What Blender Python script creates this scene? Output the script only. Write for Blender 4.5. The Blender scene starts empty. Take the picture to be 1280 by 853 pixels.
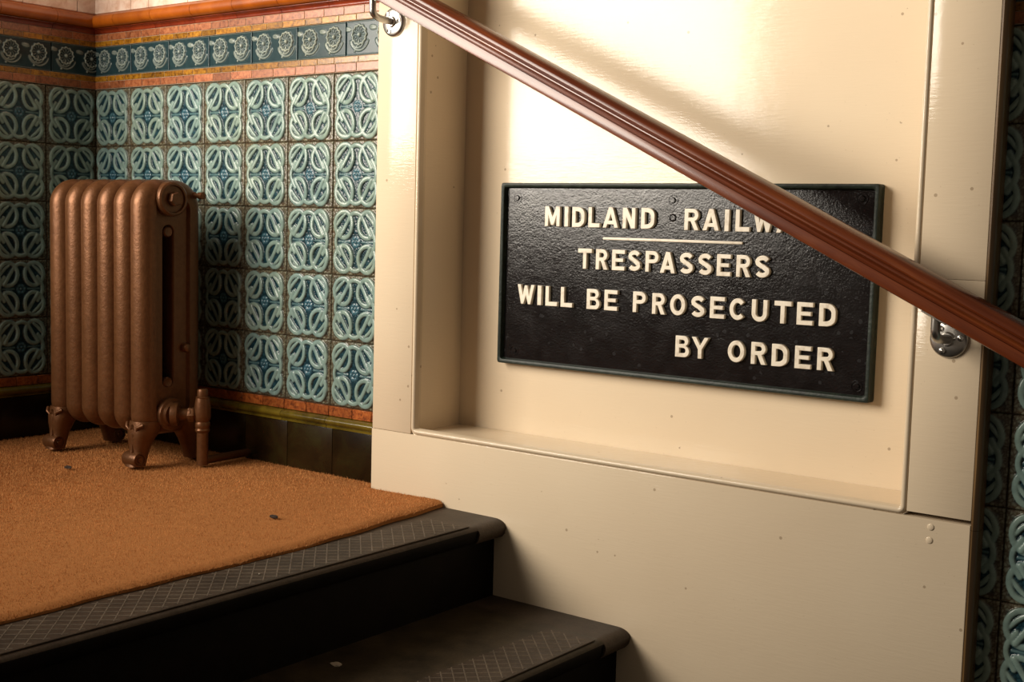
import bpy, bmesh, math, random
import numpy as np
from mathutils import Vector, Matrix
random.seed(7); RNG = np.random.default_rng(7)
S = bpy.context.scene
COL = S.collection

# ------------------------------------------------------------------ camera
F_PX, CX, CY, CZ = 1593.35, 3.0382, -2.0782, 0.4356
YAW, PITCH, ROLL = 0.6547, 0.0931, 0.0262
fw = Vector((-math.sin(YAW)*math.cos(PITCH), math.cos(YAW)*math.cos(PITCH), -math.sin(PITCH)))
r0 = Vector((math.cos(YAW), math.sin(YAW), 0)); u0 = r0.cross(fw)
rt = math.cos(ROLL)*r0 + math.sin(ROLL)*u0
up = -math.sin(ROLL)*r0 + math.cos(ROLL)*u0
cam_d = bpy.data.cameras.new('camera'); cam = bpy.data.objects.new('camera', cam_d); COL.objects.link(cam)
cam_d.sensor_width = 36.0; cam_d.lens = F_PX/1280*36.0; cam_d.clip_start = 0.02
M = Matrix((rt, up, -fw)).transposed().to_4x4(); M.translation = (CX, CY, CZ); cam.matrix_world = M
S.camera = cam

# ------------------------------------------------------------------ world, light, exposure
w = bpy.data.worlds.new('world'); S.world = w; w.use_nodes = True
w.node_tree.nodes['Background'].inputs[0].default_value = (1.0, 0.80, 0.60, 1)
w.node_tree.nodes['Background'].inputs[1].default_value = 0.072

def area(name, loc, target, sx, sy, power, col, spread=180):
    l = bpy.data.lights.new(name, 'AREA'); l.shape = 'RECTANGLE'; l.size = sx; l.size_y = sy
    l.energy = power; l.color = col; l.spread = math.radians(spread)
    o = bpy.data.objects.new(name, l); COL.objects.link(o); o.location = loc
    o.rotation_euler = (Vector(target)-Vector(loc)).to_track_quat('-Z', 'Y').to_euler()
    return o
area('landing_light', (0.04, -1.92, 1.46), (1.40, 0.0, 1.48), 1.46, 1.82, 43, (1.0, 0.905, 0.775), 114)
S.view_settings.view_transform = 'Standard'; S.view_settings.look = 'None'
S.view_settings.gamma = 1.0; S.view_settings.use_curve_mapping = False
S.view_settings.exposure = 0.80

# ------------------------------------------------------------------ helpers
def tag(o, label=None, cat=None, group=None, kind=None):
    if label: o['label'] = label
    if cat: o['category'] = cat
    if group: o['group'] = group
    if kind: o['kind'] = kind
    return o
def link(name, me, mat=None, parent=None, loc=None, rot=None):
    o = bpy.data.objects.new(name, me); COL.objects.link(o)
    if mat and me and not me.materials: me.materials.append(mat)
    if parent: o.parent = parent
    if loc is not None: o.location = loc
    if rot is not None: o.rotation_euler = rot
    return o
def empty(name, loc=(0, 0, 0)):
    o = bpy.data.objects.new(name, None); COL.objects.link(o); o.location = loc; o.empty_display_size = .05; return o
def smooth(me, ang=40):
    me.shade_smooth()
    try: me.set_sharp_from_angle(angle=math.radians(ang))
    except Exception: pass
    return me
def bm_mesh(bm, name='m', sm=None):
    bmesh.ops.recalc_face_normals(bm, faces=bm.faces)
    me = bpy.data.meshes.new(name); bm.to_mesh(me); bm.free()
    if sm: smooth(me, sm)
    return me
def box(x0, x1, y0, y1, z0, z1, bev=0.0, seg=2, name='box'):
    bm = bmesh.new(); bmesh.ops.create_cube(bm, size=1)
    for v in bm.verts:
        v.co = Vector((x0 if v.co.x < 0 else x1, y0 if v.co.y < 0 else y1, z0 if v.co.z < 0 else z1))
    if bev: bmesh.ops.bevel(bm, geom=list(bm.edges), offset=bev, segments=seg, affect='EDGES', profile=.5)
    return bm_mesh(bm, name, 40 if bev else None)
def pyd(verts, faces, name='m', sm=None):
    me = bpy.data.meshes.new(name); me.from_pydata([tuple(v) for v in verts], [], faces); me.update()
    if sm: smooth(me, sm)
    return me
def lathe(prof, n=24, axis='Z', name='lathe', sm=35):
    """prof: list of (r, h); axis along which h runs."""
    V = []; Fc = []
    for r, h in prof:
        for k in range(n):
            a = 2*math.pi*k/n; c, s = r*math.cos(a), r*math.sin(a)
            V.append({'Z': (c, s, h), 'Y': (c, h, s), 'X': (h, c, s)}[axis])
    for i in range(len(prof)-1):
        for k in range(n):
            Fc.append((i*n+k, i*n+(k+1) % n, (i+1)*n+(k+1) % n, (i+1)*n+k))
    Fc.append(tuple(range(n))); Fc.append(tuple((len(prof)-1)*n+k for k in range(n)))
    me = pyd(V, Fc, name); bm = bmesh.new(); bm.from_mesh(me); bpy.data.meshes.remove(me)
    return bm_mesh(bm, name, sm)
def extrude_x(prof, length, name='ext', sm=30, axis='X', gap=0.0006):
    """closed profile of (y, z), extruded along x from gap to length-gap."""
    n = len(prof)
    V = [(gap, y, z) for y, z in prof] + [(length-gap, y, z) for y, z in prof]
    Fc = [(k, (k+1) % n, n+(k+1) % n, n+k) for k in range(n)] + [tuple(range(n)), tuple(range(n, 2*n))]
    me = pyd(V, Fc, name); bm = bmesh.new(); bm.from_mesh(me); bpy.data.meshes.remove(me)
    return bm_mesh(bm, name, sm)
def tube(path, rad, n=12, name='tube', cap=True):
    P = [Vector(p) for p in path]; V = []; Fc = []
    rs = rad if isinstance(rad, (list, tuple)) else [rad]*len(P)
    t0 = (P[1]-P[0]).normalized(); nrm = t0.orthogonal().normalized()
    for i, p in enumerate(P):
        t = ((P[min(i+1, len(P)-1)]-P[max(i-1, 0)])).normalized()
        nrm = (nrm - t*nrm.dot(t)).normalized(); b = t.cross(nrm)
        for k in range(n):
            a = 2*math.pi*k/n; V.append(p + rs[i]*(math.cos(a)*nrm+math.sin(a)*b))
    for i in range(len(P)-1):
        for k in range(n): Fc.append((i*n+k, i*n+(k+1) % n, (i+1)*n+(k+1) % n, (i+1)*n+k))
    if cap: Fc += [tuple(range(n)), tuple((len(P)-1)*n+k for k in range(n))]
    me = pyd(V, Fc, name); bm = bmesh.new(); bm.from_mesh(me); bpy.data.meshes.remove(me)
    return bm_mesh(bm, name, 50)

# ------------------------------------------------------------------ materials
class NT:
    def __init__(s, name):
        s.m = bpy.data.materials.new(name); s.m.use_nodes = True; s.t = s.m.node_tree
        s.b = s.t.nodes['Principled BSDF']
    def n(s, typ, **kw):
        nd = s.t.nodes.new(typ)
        for k, v in kw.items():
            if k in nd.inputs.keys() if isinstance(k, str) else False: nd.inputs[k].default_value = v
            else: setattr(nd, k, v)
        return nd
    def l(s, a, b): s.t.links.new(a, b)
    def pos(s, scale=(1, 1, 1), coord='pos'):
        if coord == 'pos': src = s.n('ShaderNodeNewGeometry').outputs['Position']
        else: src = s.n('ShaderNodeTexCoord').outputs['Object']
        mp = s.n('ShaderNodeMapping'); mp.inputs['Scale'].default_value = scale
        s.l(src, mp.inputs['Vector']); return mp.outputs[0]
    def noise(s, vec, scale, detail=4, rough=.55, dist=0):
        nd = s.n('ShaderNodeTexNoise'); nd.inputs['Scale'].default_value = scale; nd.inputs['Detail'].default_value = detail
        nd.inputs['Roughness'].default_value = rough; nd.inputs['Distortion'].default_value = dist
        s.l(vec, nd.inputs['Vector']); return nd.outputs['Fac']
    def vor(s, vec, scale, feat='F1', out='Distance'):
        nd = s.n('ShaderNodeTexVoronoi'); nd.feature = feat; nd.inputs['Scale'].default_value = scale
        s.l(vec, nd.inputs['Vector']); return nd.outputs[out]
    def ramp(s, fac, stops, interp='LINEAR'):
        nd = s.n('ShaderNodeValToRGB'); cr = nd.color_ramp; cr.interpolation = interp
        while len(cr.elements) < len(stops): cr.elements.new(.5)
        for e, (p, c) in zip(cr.elements, stops):
            e.position = p; e.color = tuple(c)+(1,) if len(c) == 3 else c
        s.l(fac, nd.inputs[0]); return nd.outputs[0]
    def mix(s, fac, a, b, mode='MIX'):
        nd = s.n('ShaderNodeMix'); nd.data_type = 'RGBA'; nd.blend_type = mode
        for i, v in ((0, fac), (6, a), (7, b)):
            if isinstance(v, (int, float)): nd.inputs[i].default_value = v
            elif isinstance(v, tuple): nd.inputs[i].default_value = v+(1,) if len(v) == 3 else v
            else: s.l(v, nd.inputs[i])
        return nd.outputs[2]
    def math(s, op, a, b=0.0):
        nd = s.n('ShaderNodeMath'); nd.operation = op
        for i, v in ((0, a), (1, b)):
            if isinstance(v, (int, float)): nd.inputs[i].default_value = v
            else: s.l(v, nd.inputs[i])
        return nd.outputs[0]
    def rnd(s): return s.n('ShaderNodeObjectInfo').outputs['Random']
    def bump(s, h, strength=.3, dist=.002):
        nd = s.n('ShaderNodeBump'); nd.inputs['Strength'].default_value = strength; nd.inputs['Distance'].default_value = dist
        s.l(h, nd.inputs['Height']); s.l(nd.outputs[0], s.b.inputs['Normal']); return nd
    def set(s, col=None, rough=None, metal=None, spec=None, coat=None, coatr=None):
        for nm, v in (('Base Color', col), ('Roughness', rough), ('Metallic', metal), ('Specular IOR Level', spec), ('Coat Weight', coat), ('Coat Roughness', coatr)):
            if v is None: continue
            if isinstance(v, (int, float)): s.b.inputs[nm].default_value = v
            elif isinstance(v, tuple): s.b.inputs[nm].default_value = v+(1,)
            else: s.l(v, s.b.inputs[nm])
        return s.m

def mat_glaze_attr(name, rough=.22, bumpsc=.15, spec=.34):
    t = NT(name); a = t.n('ShaderNodeAttribute'); a.attribute_name = 'Col'
    p = t.pos(); n1 = t.noise(p, 60, 5); n2 = t.noise(p, 9, 2)
    c = t.mix(.55, a.outputs['Color'], t.ramp(n1, [(.3, (.55, .58, .60)), (.7, (1.25, 1.22, 1.15))]), 'MULTIPLY')
    c = t.mix(.5, c, t.ramp(n2, [(.3, (.82, .92, 1.0)), (.7, (1.08, 1.02, .94))]), 'MULTIPLY')
    r = t.rnd(); c = t.mix(.6, c, t.ramp(r, [(0, (.85, .95, 1.02)), (1, (1.08, 1.03, .95))]), 'MULTIPLY')
    t.bump(t.noise(p, 220, 2), bumpsc, .0008)
    return t.set(col=c, rough=rough, spec=spec)
M_RELIEF = mat_glaze_attr('relief_glaze', .22, .05)
M_FRIEZE = mat_glaze_attr('frieze_glaze', .18, .05, .22)

def mat_mottle(name, cols, scale=70, rough=.3, bstr=.1, var=.3, spec=.5):
    t = NT(name); p = t.pos()
    n1 = t.noise(p, scale, 6, .65, .6)
    k = len(cols)-1
    c = t.ramp(n1, [(.30+.4*i/k, cols[i]) for i in range(k+1)])
    r = t.rnd(); c = t.mix(1.0, c, t.ramp(r, [(0, (1-var,)*3), (1, (1+var*.7,)*3)]), 'MULTIPLY')
    t.bump(t.noise(p, scale*2, 3), bstr, .001)
    return t.set(col=c, rough=rough, spec=spec)
M_PINK = mat_mottle('pink_marbled_glaze', [(.11, .026, .008), (.29, .090, .033), (.38, .150, .062)], 120, .32, .1, .3)
M_GOLD = mat_mottle('amber_glaze', [(.055, .020, .002), (.26, .105, .008), (.37, .18, .015)], 110, .25, .1, .35)
M_BROWN = mat_mottle('brown_marbled_glaze', [(.05, .012, .004), (.28, .07, .015), (.40, .13, .03)], 110, .3, .1, .3)
M_ORANGE = mat_mottle('orange_glaze', [(.24, .050, .003), (.32, .072, .004), (.38, .095, .006)], 18, .30, .04, .15)
M_OXBLOOD = mat_mottle('oxblood_glaze', [(.10, .012, .004), (.17, .022, .006), (.22, .035, .008)], 18, .25, .04, .15)
M_OLIVE = mat_mottle('olive_glaze', [(.045, .03, .004), (.11, .075, .008), (.17, .12, .012)], 14, .2, .04, .3)
M_UPPER = mat_mottle('blush_marbled_tile', [(.55, .33, .22), (.72, .53, .42), (.78, .64, .53)], 28, .35, .05, .1)
M_SKIRT = mat_mottle('dark_skirting_glaze', [(.010, .005, .002), (.018, .010, .003), (.024, .019, .005)], 12, .24, .05, .45, .3)
M_GROUT = NT('tile_grout').set(col=(.10, .065, .035), rough=.9)
M_GROUT_L = NT('pale_grout').set(col=(.30, .22, .15), rough=.9)

def mat_cream(name, k=1.0):
    t = NT(name); p = t.pos()
    brush = t.noise(t.pos((30, 30, 260)), 1.0, 3, .6)      # horizontal brush strokes
    lump = t.noise(p, 14, 3); fine = t.noise(p, 300, 2)
    big = t.noise(p, 2.2, 3)
    c = t.ramp(big, [(.3, (.60*k, .485*k, .345*k)), (.7, (.64*k, .53*k, .385*k))])
    v = t.vor(p, 26); s1 = t.noise(p, 7, 2)
    dots = t.math('MULTIPLY', t.math('LESS_THAN', v, .075), t.math('GREATER_THAN', s1, .52))
    c = t.mix(t.math('MULTIPLY', dots, .55), c, (.20, .13, .075))
    v2 = t.vor(t.pos((1, 1, 1)), 75); dots2 = t.math('MULTIPLY', t.math('LESS_THAN', v2, .05), t.math('GREATER_THAN', s1, .50))
    c = t.mix(t.math('MULTIPLY', dots2, .45), c, (.25, .17, .10))
    h = t.math('ADD', t.math('MULTIPLY', brush, 1.0), t.math('ADD', t.math('MULTIPLY', lump, 1.0), t.math('MULTIPLY', fine, .06)))
    t.bump(h, .09, .0030)
    return t.set(col=c, rough=.115, spec=.32)
M_CREAM = mat_cream('cream_gloss_paint', 1.0)
M_CREAM_IN = mat_cream('pale_cream_recess_paint', 1.15)
M_EDGE = NT('dark_varnished_edge'); _p = M_EDGE.pos((40, 40, 4))
M_EDGE = M_EDGE.set(col=M_EDGE.ramp(M_EDGE.noise(_p, 1, 5), [(.3, (.060, .032, .011)), (.7, (.15, .085, .032))]), rough=.3)

def mat_wood():
    t = NT('varnished_mahogany'); tc = t.n('ShaderNodeTexCoord')
    mp = t.n('ShaderNodeMapping'); mp.inputs['Scale'].default_value = (3, 42, 42); t.l(tc.outputs['Object'], mp.inputs[0])
    n = t.noise(mp.outputs[0], 1.0, 6, .6, .8)
    c = t.ramp(n, [(.25, (.058, .010, .003)), (.5, (.115, .024, .006)), (.75, (.19, .050, .012))])
    mp2 = t.n('ShaderNodeMapping'); mp2.inputs['Scale'].default_value = (12, 220, 220); t.l(tc.outputs['Object'], mp2.inputs[0])
    c = t.mix(.25, c, t.ramp(t.noise(mp2.outputs[0], 1, 3), [(.35, (.4, .3, .25)), (.6, (1, 1, 1))]), 'MULTIPLY')
    t.bump(t.noise(mp2.outputs[0], 1, 2), .04, .0005)
    return t.set(col=c, rough=.26, spec=.35, coat=.22, coatr=.10)
M_WOOD = mat_wood()

def mat_metal(name, c, rough, sc=200):
    t = NT(name); p = t.pos(); n = t.noise(p, 40, 3)
    return t.set(col=t.ramp(n, [(.3, tuple(x*.75 for x in c)), (.7, c)]), rough=rough, metal=1.0)
M_STEEL = mat_metal('satin_steel', (.52, .50, .47), .30)
M_SCREW = mat_metal('screw_steel', (.70, .68, .64), .18)

def mat_radiator():
    t = NT('copper_bronze_paint'); p = t.pos()
    n = t.noise(p, 7, 5); c = t.ramp(n, [(.3, (.110, .043, .0150)), (.7, (.150, .062, .023))])
    c = t.mix(.35, c, t.ramp(t.noise(p, 90, 4), [(.35, (.6, .55, .5)), (.6, (1.1, 1.1, 1.1))]), 'MULTIPLY')
    h = t.math('ADD', t.noise(p, 160, 3), t.math('MULTIPLY', t.noise(p, 45, 3), 1.2))
    t.bump(h, .32, .0016)
    return t.set(col=c, rough=.38, metal=.45, spec=.32)
M_RAD = mat_radiator()

def mat_sign():
    t = NT('black_enamelled_iron'); p = t.pos()
    n = t.noise(p, 30, 5); v = t.vor(p, 45)
    blot = t.math('MULTIPLY', t.math('LESS_THAN', t.math('ADD', v, t.math('MULTIPLY', t.noise(p, 130, 3), .25)), .30), t.math('GREATER_THAN', t.noise(p, 9, 2), .50))
    c = t.ramp(n, [(.3, (.004, .003, .003)), (.7, (.009, .007, .007))])
    c = t.mix(t.math('MULTIPLY', blot, .5), c, (.030, .030, .032))
    h = t.math('ADD', t.noise(p, 260, 4, .6), t.math('MULTIPLY', t.noise(p, 60, 3), 1.0))
    t.bump(h, .21, .0020)
    r = t.ramp(t.noise(p, 20, 4), [(.3, (.10,)*3), (.7, (.20,)*3)])
    return t.set(col=c, rough=r, spec=.40)
M_SIGN = mat_sign()
def mat_rim():
    t = NT('dark_green_rim_paint'); p = t.pos()
    c = t.ramp(t.noise(p, 60, 5), [(.3, (.004, .007, .005)), (.6, (.012, .020, .013)), (.8, (.035, .038, .030))])
    t.bump(t.noise(p, 180, 3), .4, .0015)
    return t.set(col=c, rough=.42, spec=.25)
M_RIM = mat_rim()
def mat_letter():
    t = NT('cream_letter_paint'); p = t.pos()
    c = t.ramp(t.noise(p, 70, 5), [(.25, (.50, .42, .32)), (.5, (.72, .65, .53))])
    t.bump(t.noise(p, 120, 4), .3, .0015)
    return t.set(col=c, rough=.45)
M_LETTER = mat_letter()

def mat_lino(name, a, b, rough, spec=.22):
    t = NT(name); p = t.pos(); n = t.noise(p, 16, 6, .65); f = t.noise(p, 240, 3)
    c = t.mix(.5, t.ramp(n, [(.3, a), (.7, b)]), t.ramp(f, [(.35, (.55,)*3), (.65, (1.2,)*3)]), 'MULTIPLY')
    t.bump(f, .25, .0008)
    return t.set(col=c, rough=rough, spec=spec)
M_LINO = mat_lino('worn_brown_linoleum', (.030, .020, .013), (.066, .046, .031), .5)
M_LINO2 = mat_lino('scuffed_step_cover', (.014, .010, .005), (.060, .043, .024), .45)
M_RIB = mat_lino('worn_rib_linoleum', (.09, .070, .052), (.17, .135, .10), .55)
M_BLACK = mat_lino('black_riser_paint_front_shade', (.0035, .0025, .002), (.008, .0055, .004), .55, .08)
def mat_coir():
    t = NT('coir_fibre'); a = t.n('ShaderNodeAttribute'); a.attribute_name = 'Col'; p = t.pos()
    c = t.mix(.8, a.outputs['Color'], t.ramp(t.noise(p, 5, 5), [(.3, (.78, .74, .70)), (.7, (1.15, 1.12, 1.05))]), 'MULTIPLY')
    c = t.mix(.5, c, t.ramp(t.noise(p, 45, 4), [(.35, (.72, .7, .68)), (.6, (1.1, 1.1, 1.1))]), 'MULTIPLY')
    return t.set(col=c, rough=.9, spec=.1)
M_COIR = mat_coir()
M_COIRB = NT('coir_backing').set(col=(.36, .15, .05), rough=.95, spec=.05)
M_DIRT = NT('dark_crumb').set(col=(.03, .015, .008), rough=.8)
M_CHALK = NT('pale_crumb').set(col=(.35, .30, .24), rough=.8)
M_STONE = mat_mottle('grey_floor_screed', [(.05, .04, .03), (.09, .07, .055)], 12, .8, .1, .05)

# ------------------------------------------------------------------ relief tile meshes
T = 0.1524
def height_tile(name, W, H, nx, nz, fn, y0=0.0, back=0.006):
    """Front faces -y. fn(u,v) in [-.5,.5] -> height (metres towards -y), rgb array"""
    g = .0007
    us = np.linspace(-.5, .5, nx); vs = np.linspace(-.5, .5, nz)
    U, V = np.meshgrid(us, vs); hgt, rgb = fn(U, V)
    ed = np.minimum(np.minimum(U+.5, .5-U)*W, np.minimum(V+.5, .5-V)*H)
    hgt = hgt - .0022*np.clip(1-ed/.0022, 0, 1)**2
    P = np.stack([U*(W-2*g), y0-hgt, V*(H-2*g)], -1).reshape(-1, 3)
    idx = np.arange(nx*nz).reshape(nz, nx)
    q = np.stack([idx[:-1, :-1], idx[:-1, 1:], idx[1:, 1:], idx[1:, :-1]], -1).reshape(-1, 4)
    ring = list(idx[0, :])+list(idx[1:, -1])+list(idx[-1, -2::-1])+list(idx[-2:0:-1, 0])
    bp = P[ring].copy(); bp[:, 1] = back; nb = len(P)
    P = np.vstack([P, bp]); m = len(ring)
    side = [(int(ring[(k+1) % m]), int(ring[k]), nb+k, nb+(k+1) % m) for k in range(m)]
    me = bpy.data.meshes.new(name); me.from_pydata(P.tolist(), [], q.tolist()+side); me.update()
    ca = me.color_attributes.new('Col', 'FLOAT_COLOR', 'POINT')
    c = np.ones((len(P), 4), np.float32); c[:nb, :3] = rgb.reshape(-1, 3); c[nb:, :3] = (.12, .08, .05)
    ca.data.foreach_set('color', c.ravel())
    me.shade_smooth(); return me
def ell(U, V, cx, cy, a, b, ang):
    c, s = math.cos(ang), math.sin(ang); x = (U-cx)*c+(V-cy)*s; y = -(U-cx)*s+(V-cy)*c
    r = np.sqrt((x/a)**2+(y/b)**2)+1e-6; gr = np.sqrt((x/a**2)**2+(y/b**2)**2)/r+1e-6
    return (r-1)/gr, np.arctan2(y/b, x/a)
def seg(U, V, x0, y0, x1, y1):
    dx, dy = x1-x0, y1-y0; t = np.clip(((U-x0)*dx+(V-y0)*dy)/(dx*dx+dy*dy), 0, 1)
    return np.hypot(U-x0-t*dx, V-y0-t*dy), t
def sst(x, a, b):
    t = np.clip((x-a)/(b-a), 0, 1); return t*t*(3-2*t)

def relief(U, V):
    top = np.zeros_like(U); strap = np.zeros_like(U)
    def add(d, w, lvl, mask=None):
        nonlocal top, strap
        e = np.clip(1-(np.abs(d)/w)**2, 0, 1); h = np.where(e > 0, lvl*(.30+.70*e**.36), 0)
        if mask is not None: h = h*mask
        e2 = e if mask is None else e*mask
        strap = np.where(h > top, np.clip(e2*2.2, 0, 1), strap); top = np.maximum(top, h)
    def strand(pts, w_, lvl, taper=0.0):
        # smooth polyline (Catmull-Rom), distance taken to its short pieces
        P = [np.array(p, float) for p in pts]; P = [2*P[0]-P[1]]+P+[2*P[-1]-P[-2]]; Q = []
        for i in range(1, len(P)-2):
            for t in np.linspace(0, 1, 6, endpoint=False):
                Q.append(.5*(2*P[i]+(P[i+1]-P[i-1])*t+(2*P[i-1]-5*P[i]+4*P[i+1]-P[i+2])*t*t+(3*P[i]-P[i-1]-3*P[i+1]+P[i+2])*t**3))
        Q.append(P[-2]); dm = np.full(U.shape, 9.); tt = np.zeros_like(U); n = len(Q)-1
        for i in range(n):
            d, t = seg(U, V, Q[i][0], Q[i][1], Q[i+1][0], Q[i+1][1])
            tt = np.where(d < dm, (i+t)/n, tt); dm = np.minimum(dm, d)
        ww = w_*(1-taper*np.abs(2*tt-1)**2.5)
        add(dm, ww, lvl(tt) if callable(lvl) else lvl)
    # strands arching towards each side, passing through the rings
    for sy in (1, -1):
        arch = [(-.315, .085), (-.24, .20), (-.165, .315), (-.095, .405), (0, .435), (.095, .405), (.165, .315), (.24, .20), (.315, .085)]
        strand([(x, sy*y) for x, y in arch], .037, lambda t: .0046+.0010*np.cos(4*math.pi*t))
    for sx, wd in ((1, .038), (-1, .034)):
        strand([(sx*.315, .205), (sx*.385, .095), (sx*.408, 0), (sx*.385, -.095), (sx*.315, -.205)], wd, lambda t: .0052-.0012*np.abs(2*t-1))
        strand([(sx*.13, 0), (sx*.24, 0), (sx*.35, 0)], .016, .0024)
    # four rings
    for sx in (-1, 1):
        for sy in (-1, 1):
            d, th = ell(U, V, sx*.245, sy*.255, .176, .196, 0)
            add(d, .039, .0050+.0013*np.sin(2*th+(.6 if sx*sy > 0 else 2.2)))
            # slanting leaf across the outer half of each ring
            strand([(sx*.225, sy*.405), (sx*.315, sy*.335), (sx*.405, sy*.225)], .031, .0046, .35)
    # centre rosette
    r = np.hypot(U, V); th = np.arctan2(V, U)
    ros = np.clip(1-np.abs(r-.062)/.034, 0, 1)**.7*(.45+.55*np.abs(np.cos(3*th)))*.0032
    ros = np.maximum(ros, np.sqrt(np.clip(1-(r/.026)**2, 0, 1))*.0036)
    # pebbled ground
    rng = np.random.default_rng(3); pts = rng.uniform(-.53, .53, (620, 2))
    dm = np.full(U.shape, 9.); d2m = np.full(U.shape, 9.)
    for px, py in pts:
        d = np.hypot(U-px, V-py); d2m = np.where(d < dm, dm, np.minimum(d2m, d)); dm = np.minimum(dm, d)
    peb = np.clip((d2m-dm)/.022, 0, 1)
    g = .0008+.0007*np.sqrt(peb)
    h = np.maximum(np.maximum(top, ros), g*.9)
    marg = sst(np.maximum(np.abs(U), np.abs(V)), .37, .47)
    deep = np.array([.010, .032, .043]); tan = np.array([.17, .165, .115]); brown = np.array([.055, .033, .018]); blue = np.array([.045, .105, .135])
    gc = deep*(.6+.9*peb[..., None])
    mc = brown*(1-peb[..., None])+tan*peb[..., None]
    rgb = gc*(1-marg[..., None])+mc*marg[..., None]
    rm = np.clip(ros/.0025, 0, 1)[..., None]; rgb = rgb*(1-rm)+blue*1.3*rm
    sage = np.array([.200, .272, .240]); sedge = np.array([.070, .135, .148])
    tone = sst(top, .0018, .0042)[..., None]
    sc = sedge*(1-tone)+sage*tone
    sm = np.clip(strap*1.3, 0, 1)[..., None]; rgb = rgb*(1-sm)+sc*sm
    return h, rgb
ME_TILE = height_tile('relief_tile', T, T, 104, 104, relief)

FW, FH = .1584, .0770
def frieze(U, V):
    X, Z = U*FW, V*FH; h = np.full_like(U, .0008); lite = np.zeros_like(U)
    def up_(nh, li):
        nonlocal h, lite
        lite = np.where(nh > h, li, lite); h = np.maximum(h, nh)
    for cx in (-.037, .042):
        cz = .007; x, z = X-cx, Z-cz; r = np.hypot(x, z); th = np.arctan2(z, x)
        R = .0232*(1+.055*np.cos(12*th))
        ring = np.sqrt(np.clip(1-((r-R+.002)/.0026)**2, 0, 1)); up_(.0048*ring, .35+.65*ring)
        pet = np.clip(np.cos(12*th), 0, 1)**.8*np.clip(1-np.abs(r-.0135)/.0090, 0, 1)**.5; up_(.0036*pet, .55*pet)
        boss = np.sqrt(np.clip(1-(r/.0058)**2, 0, 1)); up_(.0062*boss, boss)
        # leaf
        lx, lz = X-(cx-.0365), Z-.021
        c, s = math.cos(-.12), math.sin(-.12); a, b = lx*c+lz*s, -lx*s+lz*c
        lf = np.sqrt(np.clip(1-(a/.0125)**2-(b/.0062)**2, 0, 1)); rib = np.clip(1-np.abs(b)/.0012, 0, 1); up_(.0034*lf-.0012*rib*lf, .25+.5*lf*(1-rib))
        # scrolls
        for k, (rx, rz, ex) in enumerate(((.030, .026, -.006), (.022, .020, -.010), (.013, .020, -.020))):
            d, t2 = ell(X, Z, cx+ex+.006, .004, rx, rz+.006, 0)
            m = sst(-np.sin(t2), .15, .45); st = np.sqrt(np.clip(1-(d/.0027)**2, 0, 1))*m; up_(.0032*st, .60*st)
        dd = np.hypot(X-(cx-.014), Z+.029); bs = np.sqrt(np.clip(1-(dd/.0032)**2, 0, 1)); up_(.0034*bs, .9*bs)
    e = np.clip(1-(FH/2-np.abs(Z))/.0028, 0, 1); up_(.0026*np.sqrt(e), .45*e)
    base = np.array([.018, .038, .044]); hi = np.array([.27, .30, .265])
    li = np.clip(lite, 0, 1)[..., None]
    return h, base*(1-li)+hi*li
ME_FRIEZE = height_tile('frieze_tile', FW, FH, 150, 74, frieze)

def brick_mesh(L, z0, z1, th=.004, back=.006):
    return box(.0006, L-.0006, -th, back, z0+.0005, z1-.0005, .0009, 1, 'border_brick')
_bc = {}
def brick(L, z0, z1, mat):
    k = (round(L, 4), z0, z1, mat.name)
    if k not in _bc: _bc[k] = brick_mesh(L, z0, z1); _bc[k].materials.append(mat)
    return _bc[k]
# moulded courses: profile (y, z)
RZ = -.006
roll = [(.006, .928), (-.010, .928)]+[(-.013-.019*math.sin(a)**.8 if math.sin(a) > 0 else -.013, .9455-.0165*math.cos(a)) for a in np.linspace(.05, math.pi-.05, 14)]+[(-.008, .964), (-.004, .968), (.006, .968)]
cav = [(.006, .9085), (-.004, .9085), (-.0055, .912)]+[(-.0055-.011*(1-math.cos(t)), .912+.014*math.sin(t)) for t in np.linspace(.1, math.pi/2, 8)]+[(-.0165, .9275), (.006, .9275)]
dado = [(.006, -.0255), (-.004, -.0255)]+[(-.006-.012*math.sin(a), -.036+.0095*math.cos(a)) for a in np.linspace(.1, math.pi*.75, 10)]+[(-.0105, -.0465), (-.0125, -.0475), (-.0125, -.0515), (.006, -.0515)]
roll = [(y, z+RZ) for y, z in roll]; cav = [(y, .9085+(z-.9085)*.68) for y, z in cav]
ME_ROLL = extrude_x(roll, FW, 'orange_roll'); ME_ROLL.materials.append(M_ORANGE)
ME_CAV = extrude_x(cav, FW, 'oxblood_cove'); ME_CAV.materials.append(M_OXBLOOD)
ME_DADO = extrude_x(dado, T, 'dado_roll'); ME_DADO.materials.append(M_OLIVE)
ME_SKIRT = box(.0006, T-.0006, -.009, .006, -.1745, -.0525, .0012, 2, 'skirting_tile'); ME_SKIRT.materials.append(M_SKIRT)
ME_UP1 = box(.0005, .0757, -.003, .006, .963, 1.12, .0008, 1, 'upper_tile'); ME_UP1.materials.append(M_UPPER)
ME_UP2 = box(.0005, .1579, -.003, .006, .963, 1.12, .0008, 1, 'upper_tile'); ME_UP2.materials.append(M_UPPER)
ME_TILE.materials.append(M_RELIEF); ME_FRIEZE.materials.append(M_FRIEZE)

def course(parent, name, meshes, start, end, place, shuffle=None):
    """lay pieces (mesh, length) end to end"""
    s = start; i = 0
    while s < end-.01:
        me, L = meshes[i % len(meshes)] if shuffle is None else meshes[shuffle.randrange(len(meshes))]
        place(link(name, me, None, parent), s, L); s += L; i += 1

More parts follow.
